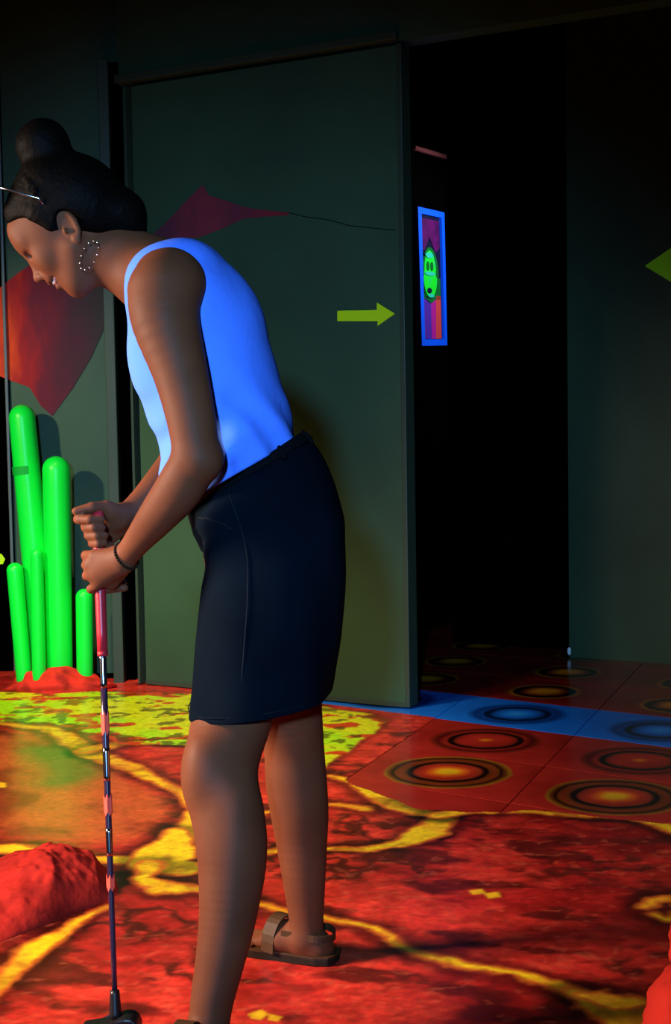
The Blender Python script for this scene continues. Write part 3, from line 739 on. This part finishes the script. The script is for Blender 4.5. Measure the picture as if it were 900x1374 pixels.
def foot(ank, heel, dirv, L=.235):
    d = Vector(dirv).normalized(); s_ = Vector((-d.y, d.x, 0)); hz = .030; az = ank.z
    heel = Vector(heel)
    h = heel + d*.028 + Vector((0,0,.034)); body.ell(h, np.eye(3), (.030,.028,.031), .015)
    body.cone(ank, h, .025, .026, .015)
    mid = heel + d*.11; body.cone(ank + d*.010 - Vector((0,0,.01)), Vector((mid.x, mid.y, .056)), .027, .020, .025, (s_, 1.2))
    body.cone(h, Vector((mid.x,mid.y,.036)), .024, .021, .02, (s_, 1.15))
    ball = heel + d*(L*.73)
    body.cone(Vector((mid.x,mid.y,.050)), Vector((ball.x,ball.y,.032)), .025, .018, .03, (s_, 1.75))
    for i, (o_, r, l) in enumerate(((-.032,.0125,.97),(-.012,.0095,.985),(.005,.009,.95),(.020,.0085,.90),(.034,.008,.84))):
        o2 = o_ if True else -o_
        a = heel + d*(L*.74) + s_*o_ + Vector((0,0,.030)); b2 = heel + d*(L*l) + s_*o_*1.05 + Vector((0,0,.024))
        body.cone(a, b2, r*1.05, r, .006)
    return d, s_
heelN = Vector((-.166, 2.425, 0)); dN, sN = foot(Q(279,1388,2.555), heelN, (-.97, .05, 0))
heelF = Vector((-.026, 2.925, 0)); dF, sF = foot(Q(411,1256,3.01), heelF, (-.90, .42, 0))
# near (left) arm
body.chain([Q(221,392,2.675), Q(222,430,2.655), Q(242,500,2.635), Q(256,560,2.62), Q(264,612,2.615)],
           [.068,.062,.0500,.0445,.0415], .015, None, .03)
body.chain([Q(264,612,2.615), Q(242,653,2.64), Q(211,693,2.68), Q(183,728,2.73), Q(168,748,2.76)],
           [.0415,.044,.036,.026,.0235], .012, None, .03)
body.ell(Q(277,620,2.61), np.eye(3), (.022,.025,.024), .03)
# far (right) arm
body.chain([Q(226,392,3.02), Q(238,500,3.04), Q(252,600,3.06)], [.060,.050,.044], .03, None, .03)
body.chain([Q(252,605,3.06), Q(225,640,3.02), Q(195,672,2.95), Q(170,692,2.90)], [.042,.040,.032,.0245], .03, None, .03)
# putter axis
GT = Q(131,690,2.835); GB = G(156,1392)+Vector((0,0,.012))
def AXP(py):   # point on putter axis at picture height py
    t = (py-690)/(1384-690); return GT.lerp(GB, t)
# --- left hand (lower): back of the hand to the camera, fingers curl behind the grip
wl = Q(168,748,2.76)
kn = [(124,745),(117,758),(119,772),(127,785)]      # knuckles index..little
kr = [.0105,.0105,.010,.009]
for i, (kx, ky) in enumerate(kn):
    c = AXP(ky+2); kp = Q(kx+3, ky, 2.783+.002*i)
    body.cone(Vector(wl)+Vector((-.006,.0,-.006*i+.004)), kp, .017, kr[i]*1.12, .014)       # metacarpal
    ax = AXP(ky)
    pip_ = Vector((ax.x-.026, ax.y+.004, kp.z-.004)) ; dip_ = Vector((ax.x-.006, ax.y+.027, kp.z-.007)); tip = Vector((ax.x+.018, ax.y+.020, kp.z-.008))
    if i == 3:
        pip_ = Vector((ax.x-.018, ax.y-.004, kp.z-.010)); dip_ = Vector((ax.x+.014, ax.y+.010, kp.z-.013)); tip = Q(168,789,2.82)
    if i == 2: tip = Q(166,782,2.845)
    body.cone(kp, pip_, kr[i], kr[i]*.95, .004); body.cone(pip_, dip_, kr[i]*.95, kr[i]*.88, .003); body.cone(dip_, tip, kr[i]*.88, kr[i]*.78, .003)
body.cone(Q(160,752,2.775), Q(135,768,2.785), .024, .018, .014)
body.cone(Q(160,765,2.79), Q(150,782,2.80), .018, .014, .014)
t0 = Q(158,745,2.79); t1 = Q(146,735,2.835); t2 = Q(137,738,2.865); t3 = Q(126,745,2.862)        # thumb, round the far side
body.cone(t0, t1, .014, .0115, .01); body.cone(t1, t2, .0115, .0105, .004); body.cone(t2, t3, .0105, .009, .004)
# --- right hand (upper): fingers on the near side, thumb along the top
wr_ = Q(170,692,2.90)
rows = [(697,98,139),(708,108,140),(719,112,144),(729.5,117,143)]
for i, (fy_, xl, xr) in enumerate(rows):
    r = (.0098,.0095,.0092,.0085)[i]
    mc = Q(138+i*1.0, fy_-1, 2.880)
    body.cone(Vector(wr_)+Vector((-.004,-.002,-.005*i)), mc, .018, .0115, .014)
    pip_ = Q(xl+7, fy_-.5, 2.858); dip_ = Q(xl+7+2, fy_, 2.822); mid_ = Q((xl+xr)/2+2, fy_+.3, 2.808); tip = Q(xr-4, fy_-(0 if i < 3 else 1), 2.814)
    body.cone(mc, pip_, r*1.05, r, .004); body.cone(pip_, dip_, r, r*.98, .003); body.cone(dip_, mid_, r*.98, r*.92, .002); body.cone(mid_, tip, r*.92, r*.82, .002)
    body.ell(tip, np.eye(3), (r*.95,r*.8,r*.85), .002)
body.cone(Q(163,692,2.885), Q(148,700,2.872), .024, .020, .014)
th = [Q(160,690,2.87), Q(144,680,2.845), Q(124,681,2.828), Q(102,686,2.822)]
body.cone(th[0], th[1], .018, .0125, .014); body.cone(th[1], th[2], .0122, .0108, .004); body.cone(th[2], th[3], .0108, .0085, .003)
body.cone(Q(160,700,2.865), Q(150,690,2.85), .016, .014, .014)
bo = body.mesh('body', M['skin'], wom)
sm = bo.modifiers.new('smooth', 'SMOOTH'); sm.factor = .5; sm.iterations = 3
del body

# hair
hair = Field((-0.74, 2.60, 1.30), (-0.26, 2.96, 1.90), .003)
hair.ell(H(-.022,.058), AX, (.104,.095,.083), .02)
hair.ell(H(-.060,.030), AX, (.066,.070,.070), .03)
hair.cone(H(.052,.098), H(-.02,.120), .036, .045, .03, (sv, 1.35))
hair.cone(H(.060,.092,.02), H(.020,.062,.056), .022, .018, .02)
hair.cone(H(.060,.092,-.02), H(.020,.062,-.056), .022, .018, .02)
hair.cone(H(.020,.062,.058), H(.010,.036,.066), .016, .009, .012)      # hair at the temple
hair.cone(H(-.070,-.005), H(-.100,-.035,.0), .056, .040, .03)
hair.cone(H(-.095,-.030), Q(180,318,YB), .042, .024, .03)
hair.ell(H(-.060,.178), AX, (.052,.048,.050), .015)                     # bun on top
hair.cone(H(-.055,.13), H(-.060,.155), .040, .040, .02)
hair.ell(H(.075,.020), AX, (.060,.068,.10), .010, sub=True)             # clear the face
hair.ell(H(-.010,.000,.080), AX, (.022,.034,.022), .006, sub=True)      # clear the ears
hair.ell(H(-.010,.000,-.080), AX, (.022,.034,.022), .006, sub=True)
hair.cone(H(.0,-.060,.06), Q(150,395,2.80), .045, .05, .01, sub=True)
for s in (1,-1): hair.cone(H(.030,.060,s*.062), H(.024,.026,s*.070), .014, .006, .012)
rs = np.random.RandomState(2)
for k in range(46):            # loose combed locks
    a = rs.uniform(-1.3, 1.3); r = .081; s0 = math.sin(a)*r; u0 = math.cos(a)
    p0 = H(.070-.03*abs(a), .050+.085*u0*.9, s0*.8); p1 = H(.0, .060+.096*u0, s0*1.06); p2 = H(-.062, .08+.058*u0, s0*.7)
    hair.cone(p0, p1, .0045, .006, .004); hair.cone(p1, p2, .006, .005, .004)
hair.mesh('hair', M['hair'], wom)
del hair
# eyebrow, lashes, teeth, lips
for s in (1,-1):
    mk('eyebrow', tube([H(.1035,.040,s*.012), H(.1005,.047,s*.024), H(.090,.046,s*.040)], [.0022,.0028,.0012], 8), M['hair'], wom, smooth=True)
    mk('eyelashes', tube([H(.094,.017,s*.020), H(.0955,.014,s*.030), H(.088,.015,s*.041)], [.0012,.0016,.0010], 6), M['hair'], wom, smooth=True)
mk('teeth', tube([H(.080,-.050,-.026), H(.094,-.0495,-.012), H(.0965,-.0495,0), H(.094,-.0495,.012), H(.080,-.050,.026)], .0045, 8), M['teeth'], wom, smooth=True)
mk('lips', tube([H(.083,-.047,-.031), H(.098,-.044,-.014), H(.1065,-.0435,0), H(.098,-.044,.014), H(.083,-.047,.031), H(.094,-.0600,.015), H(.0985,-.0615,0), H(.094,-.0600,-.015)], .0026, 8, close=True), M['lip'], wom, smooth=True)
# earring: large thin beaded hoop
ec = H(-.022,-.058,.080) + np.array((-.008,0,-.018)); hoop = []
ring = [ec + (fv*math.cos(a) + np.array((0,0,1.))*math.sin(a))*.023 for a in np.linspace(0, 2*math.pi, 37)[:-1]]
er = mk('earring', tube(ring, 0.0004, 6, close=True), M['bead'], wom, smooth=True)
for k in range(0, 36, 3):
    bm = bmesh.new(); bmesh.ops.create_icosphere(bm, subdivisions=2, radius=.0016); bmesh.ops.translate(bm, vec=Vector(ring[k]), verts=bm.verts[:])
    mk('bead', bm, M['silver'], er, smooth=True)
# sunglasses pushed up on the hair
sg = empty('sunglasses', H(.05,.15)); sg.parent = wom; sg.location = Vector(H(.05,.15)) - wom.location
sg['label'] = 'sunglasses pushed up on her hair'
SA = Q(-8,246,2.79); SB = Q(48,265,2.765)
dd = (SB-SA).normalized()
mk('temple_arm', tube([Q(-10,249,2.775), Q(14,255,2.768), Q(36,262,2.764), Q(52,266,2.766), Q(58,274,2.768)], [.0028,.0026,.0024,.002,.0014], 10), M['silver'], sg, smooth=True)
mk('temple_arm', tube([Q(-6,249,2.93), Q(30,262,2.93), Q(46,270,2.925)], .002, 10), M['blackp'], sg, smooth=True)
for Y0 in (2.80, 2.885):
    c = Q(-18, 262, Y0+.02); bm = bmesh.new()
    ringp = [c + Vector((math.cos(a)*.006-math.sin(a)*.006, math.cos(a)*.027, math.sin(a)*.022)) for a in np.linspace(0, 2*math.pi, 25)[:-1]]
    mk('lens', prism(ringp, (-.002,0,0)), M['glass'], sg)
    mk('rim', tube(ringp, .0018, 8, close=True), M['blackp'], sg, smooth=True)
# bracelet
bc = Q(157,752,2.760); bd = (Q(183,728,2.73)-Q(160,757,2.765)).normalized()
u1 = bd.cross(Vector((0,1,0))).normalized(); u2 = bd.cross(u1)
bcn = Vector(wl).lerp(Q(183,728,2.73), .12)
rp = [bcn + (u1*math.cos(a) + u2*math.sin(a))*.0275 + bd*.006*math.cos(a) for a in np.linspace(0, 2*math.pi, 33)[:-1]]
br = mk('bracelet', tube(rp, .0014, 8, close=True), M['bead'], wom, smooth=True)
for k in range(32):
    bm = bmesh.new(); bmesh.ops.create_icosphere(bm, subdivisions=2, radius=.0030); bmesh.ops.translate(bm, vec=rp[k], verts=bm.verts[:])
    mk('bead', bm, M['bead'], br, smooth=True)

# ---- top
sh = Field((-0.52, 2.45, 0.90), (0.08, 3.11, 1.62), .003)
sh.chain([Q(306,690,YB), Q(308,602,YB), Q(290,545,YB), Q(272,480,YB), Q(266,440,YB), Q(248,403,YB)],
         [.118,.136,.136,.134,.129,.110], .03, (AXY, 1.26), .05)
sh.cone(Q(238,402,2.745), Q(238,402,2.955), .078, .078, .05)
sh.cone(Q(226,372,2.76), Q(226,372,2.94), .058, .058, .03)
sh.cone(Q(250,362,2.78), Q(250,362,2.92), .052, .052, .03)
sh.cone(Q(214,468,2.79), Q(214,468,2.92), .046, .046, .05)      # bust
sh.cone(Q(222,502,2.79), Q(222,502,2.92), .048, .048, .05)
sh.cone(Q(215,378,2.765), Q(215,378,2.935), .0645, .0645, .02)
# neck opening
sh.cone(Q(205,372,YB), Q(120,325,YB), .060, .075, .006, sub=True)
sh.cone(Q(120,400,YB), Q(100,330,YB), .05, .09, .006, sub=True)
# arm holes
for sgn, Yc in ((-1, 2.62), (1, 3.08)):
    ys = [Yc-.10*(sgn < 0), Yc+.10*(sgn > 0)]
    sh.cone(Q(224,405,Yc), Q(224,405,Yc+sgn*.12), .076, .09, .006, sub=True)
    sh.cone(Q(234,425,Yc), Q(234,425,Yc+sgn*.12), .066, .09, .006, sub=True)
# hem cut and gentle folds
X, Y_, Z = np.meshgrid(*[sh.lo[i]+np.arange(sh.n[i], dtype=np.float32)*sh.h for i in range(3)], indexing='ij')
pa = Q(398,590,YB); pb = Q(285,655,YB); t_ = (pb-pa); nrm = Vector((t_.z, 0, -t_.x)).normalized()
if nrm.z > 0: nrm = -nrm
dpl = (X-pa.x)*nrm.x + (Z-pa.z)*nrm.z
wr1 = .0055*np.sin(28*(X*1.5+Z*.55)+6*np.sin(9*Y_+7*Z)) * np.clip((1.30-Z)/.2, 0, 1)
wr2 = .0040*np.sin(60*(X*.8-Z*.7)+4*np.sin(13*X+11*Y_)) * np.clip((1.25-Z)/.15, 0, 1)
sh.F = np.where(sh.F < .5, sh.F + wr1 + wr2, sh.F)
sh.F = np.maximum(sh.F, dpl)
del X, Y_, Z, dpl, wr1, wr2
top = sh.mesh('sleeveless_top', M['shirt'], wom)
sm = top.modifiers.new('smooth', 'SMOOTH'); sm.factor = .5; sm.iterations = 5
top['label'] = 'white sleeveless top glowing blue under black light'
del sh

# ---- skirt
rings = [((282,662),(404,580),.128),((262,684),(428,604),.158),((268,716),(449,650),.176),((275,752),(461,702),.188),((271,800),(465,765),.196),
         ((265,858),(458,842),.200),((260,910),(450,890),.202),((253,953),(445,925),.203)]
SEG = 96
def ringpt(L, R_, dh, a, infl=0.0):
    l = Q(*L, YB); r = Q(*R_, YB); c = (l+r)/2; hx = (r-l)/2
    e = .86
    ca, sa = math.cos(a), math.sin(a)
    p = c + hx*math.copysign(abs(ca)**e, ca)*(1+infl) + Vector((0, -1, 0))*dh*math.copysign(abs(sa)**e, sa)*(1+infl)
    return p
def skirt_rings(n=60):
    out = []
    for k in range(n):
        u = k/(n-1)*(len(rings)-1); i = min(int(u), len(rings)-2); f = u-i
        def cr(get):
            p = [get(rings[max(0,min(len(rings)-1,i+o))]) for o in (-1,0,1,2)]
            return .5*(2*p[1] + (p[2]-p[0])*f + (2*p[0]-5*p[1]+4*p[2]-p[3])*f*f + (3*p[1]-p[0]-3*p[2]+p[3])*f**3)
        L = (cr(lambda r: r[0][0]), cr(lambda r: r[0][1])); R_ = (cr(lambda r: r[1][0]), cr(lambda r: r[1][1])); dh = cr(lambda r: r[2])
        out.append((L, R_, dh, k/(n-1)))
    return out
bm = bmesh.new(); RR = []
for L, R_, dh, u in skirt_rings(70):
    row = []
    for k in range(SEG):
        a = 2*math.pi*k/SEG; p = ringpt(L, R_, dh, a)
        fold = .0035*math.sin(7*a+9*u)*u + .004*math.exp(-((u-.42)/.05)**2)*math.sin(3*a+1) + .003*math.sin(40*(u+.05*math.cos(a)))*math.exp(-((u-.3)/.15)**2)*max(0,-math.cos(a)+.3)
        c = (Q(*L,YB)+Q(*R_,YB))/2; d = (p-c); d.normalize(); row.append(bm.verts.new(p+d*fold))
    RR.append(row)
# inner lip at the hem
for inset, dz in ((.004,-.001),(.008,.004),(.010,.05)):
    row = []
    for k in range(SEG):
        p = RR[69][k].co; c = (Q(256,957,YB)+Q(445,932,YB))/2; d = (p-c).normalized(); row.append(bm.verts.new(p-d*inset+Vector((0,0,dz))))
    RR.append(row)
for i in range(len(RR)-1):
    for k in range(SEG): bm.faces.new((RR[i][k], RR[i][(k+1) % SEG], RR[i+1][(k+1) % SEG], RR[i+1][k]))
bm.faces.new(RR[0][::-1])
sk = mk('skirt', bm, M['skirt'], wom, smooth=True); sk['label'] = 'dark navy denim skirt'
def onskirt(u, adeg, off=.002):
    r = skirt_rings(101)[int(round(u*100))]; a = math.radians(adeg)
    p = ringpt(r[0], r[1], r[2], a); c = (Q(*r[0],YB)+Q(*r[1],YB))/2; return p+(p-c).normalized()*off
# waistband, seams, belt loop, pocket
bm = bmesh.new(); A_ = []
for u, off in ((-.0,.004),(.0,.007),(.085,.007),(.085,.002)):
    A_.append([bm.verts.new(onskirt(u, 360*k/SEG, off)) for k in range(SEG)])
for i in range(3):
    for k in range(SEG): bm.faces.new((A_[i][k], A_[i][(k+1) % SEG], A_[i+1][(k+1) % SEG], A_[i+1][k]))
mk('waistband', bm, M['skirtd'], sk, smooth=True)
for adeg in (62, 20): mk('belt_loop', tube([onskirt(.0, adeg, .010), onskirt(.04, adeg, .012), onskirt(.095, adeg, .008)], .004, 8), M['skirtd'], sk, smooth=True)
mk('side_seam', tube([onskirt(u, 100+8*(1-u), .0008) for u in np.linspace(.12, .99, 30)], .0016, 6), M['thread'], sk, smooth=True)
mk('pocket_edge', tube([onskirt(.20+.10*t*t, 150-38*t, .001) for t in np.linspace(0, 1, 14)], .0022, 6), M['thread'], sk, smooth=True)
mk('hem_stitching', tube([onskirt(.965, a, .0003) for a in np.linspace(0, 357, 80)], .0010, 5, close=True), M['thread'], sk, smooth=True)
pk = [Q(x, y, 2.80) for x, y in ((250,688),(262,672),(284,690),(284,716),(281,744),(270,742),(259,718))]
bm = prism(pk, (0,.07,0)); mk('front_flap', bm, M['skirtd'], sk, bev=.006)

# ---- sandals
def sandal(heel, d, s_, L=.25, label=None):
    sd = empty('sandal', heel); sd.parent = wom; sd.location = heel - wom.location
    if label: sd['label'] = label
    out = []
    prof = ((-.014,.014),(-.007,.029),(.02,.039),(.06,.040),(.11,.040),(.16,.046),(.20,.047),(.235,.039),(.254,.018))
    side1 = [heel+d*x+s_*wd for x, wd in prof]; side2 = [heel+d*x-s_*wd for x, wd in prof[::-1]]
    bm = prism([p+Vector((0,0,.0085)) for p in side1+side2], (0,0,.016)); mk('sole', bm, M['sole'], sd, bev=.003)
    bm = prism([p+Vector((0,0,.0245)) for p in side1+side2], (0,0,.004)); mk('footbed', bm, M['leather'], sd)
    def strap(name, pts, wdt, nrm_hint):
        bm = bmesh.new(); A1 = []
        for i, p in enumerate(pts):
            t = (pts[min(i+1,len(pts)-1)]-pts[max(i-1,0)]).normalized(); n = (p-nrm_hint(p)).normalized(); b = t.cross(n).normalized()
            A1.append([bm.verts.new(p+b*wdt/2), bm.verts.new(p-b*wdt/2), bm.verts.new(p-b*wdt/2+n*.0035), bm.verts.new(p+b*wdt/2+n*.0035)])
        for i in range(len(A1)-1):
            for k in range(4): bm.faces.new((A1[i][k], A1[i][(k+1)%4], A1[i+1][(k+1)%4], A1[i+1][k]))
        bm.faces.new(A1[0]); bm.faces.new(A1[-1][::-1]); mk(name, bm, M['leather'], sd, smooth=False)
    # instep strap
    pts = []
    for k in range(15):
        a = math.pi*k/14; pts.append(heel + d*(.115+.012*math.cos(a)) + s_*math.cos(a)*.043 + Vector((0,0,.026+.068*math.sin(a)**.8)))
    strap('instep_strap', pts, .034, lambda p: heel+d*.115+Vector((0,0,.03)))
    # heel strap
    pts = []
    for k in range(17):
        a = -1.75+3.5*k/16; x = .032-.037*math.cos(a); xx = x if abs(a) < 1.57 else x+.01
        pts.append(heel + d*(xx if abs(a) < 1.4 else xx+.045*(abs(a)-1.4)/.35) + s_*math.sin(max(-1.57,min(1.57,a)))*.0385 + Vector((0,0,.062+.004*abs(a))))
    strap('heel_strap', pts, .015, lambda p: heel+d*.06+Vector((0,0,p.z)))
    return sd
sandal(heelF, dF, sF, label='brown leather sandal on her far foot'); sandal(heelN, dN, sN)

# ------------------------------------------------------------------ putter
pt = empty('putter', G(153,1376), 'mini golf putter with red grip and red tape bands, held in both her hands', 'golf club')
def seg(name, y0, y1, r0, r1, m, parent, n=8, seg_=20):
    return mk(name, tube([AXP(y0+(y1-y0)*k/(n-1)) for k in range(n)], [r0+(r1-r0)*k/(n-1) for k in range(n)], seg_), m, parent, smooth=True)
gp_ = seg('grip', 684, 883, .0118, .0100, M['grip'], pt)
seg('grip_ring', 880, 886, .0106, .0106, M['grip'], gp_, 2)
seg('upper_shaft', 883, 930, .0070, .0068, M['chrome'], pt)
seg('lower_shaft', 930, 1336, .0068, .0052, M['shaftb'], pt)
seg('polished_section', 1010, 1055, .0069, .0068, M['chrome'], pt); seg('polished_section', 1118, 1155, .0065, .0063, M['chrome'], pt)
for y0, y1 in ((964,990),(1075,1098),(1182,1198)):
    c0 = AXP(y0); c1 = AXP(y1); n = 12; bm = bmesh.new(); lo, hi = [], []
    for k in range(n):
        a = 2*math.pi*k/n; zz = .005*(1 if k % 2 else -1); r = .0082
        lo.append(bm.verts.new(c0+Vector((math.cos(a)*r, math.sin(a)*r, zz+.001)))); hi.append(bm.verts.new(c1+Vector((math.cos(a)*r, math.sin(a)*r, zz*.9))))
    for k in range(n): bm.faces.new((lo[k], lo[(k+1)%n], hi[(k+1)%n], hi[k]))
    mk('tape_band', bm, M['redtape'], pt)
hz = G(155,1374); 
seg('hosel', 1331, 1366, .0088, .0125, M['blackp'], pt)
hb = AXP(1384)
bm = bmesh.new()
hp = [(-.062,-.004),(-.052,.012),(-.02,.016),(.0,.030),(.020,.034),(.038,.026),(.046,.008),(.044,-.014),(.03,-.02),(-.05,-.016)]
# head body: rounded block with a domed heel
bm = bmesh.new()
prof = [(-.066,.010),(-.060,.016),(-.030,.018),(-.012,.022),(.004,.030),(.018,.036),(.032,.035),(.042,.027),(.047,.015),(.046,.002),(-.064,.002)]
prism([Vector((hb.x+x, hb.y-.026, .0095+z)) for x, z in prof], (0,.050,0), bm)
hd = mk('club_head', bm, M['blackp'], pt, bev=.004)
for k in range(7):     # small pink scribbled marking on the head
    x = .004+.0055*k; z = .030-.0008*k*(k > 3)
    pts = [Vector((hb.x+x+.002*math.sin(j*2+k), hb.y-.0275, .0095+z-.010+.0016*j)) for j in range(5)]
    mk('mark', tube(pts, .0008, 5), M['pink'], hd)
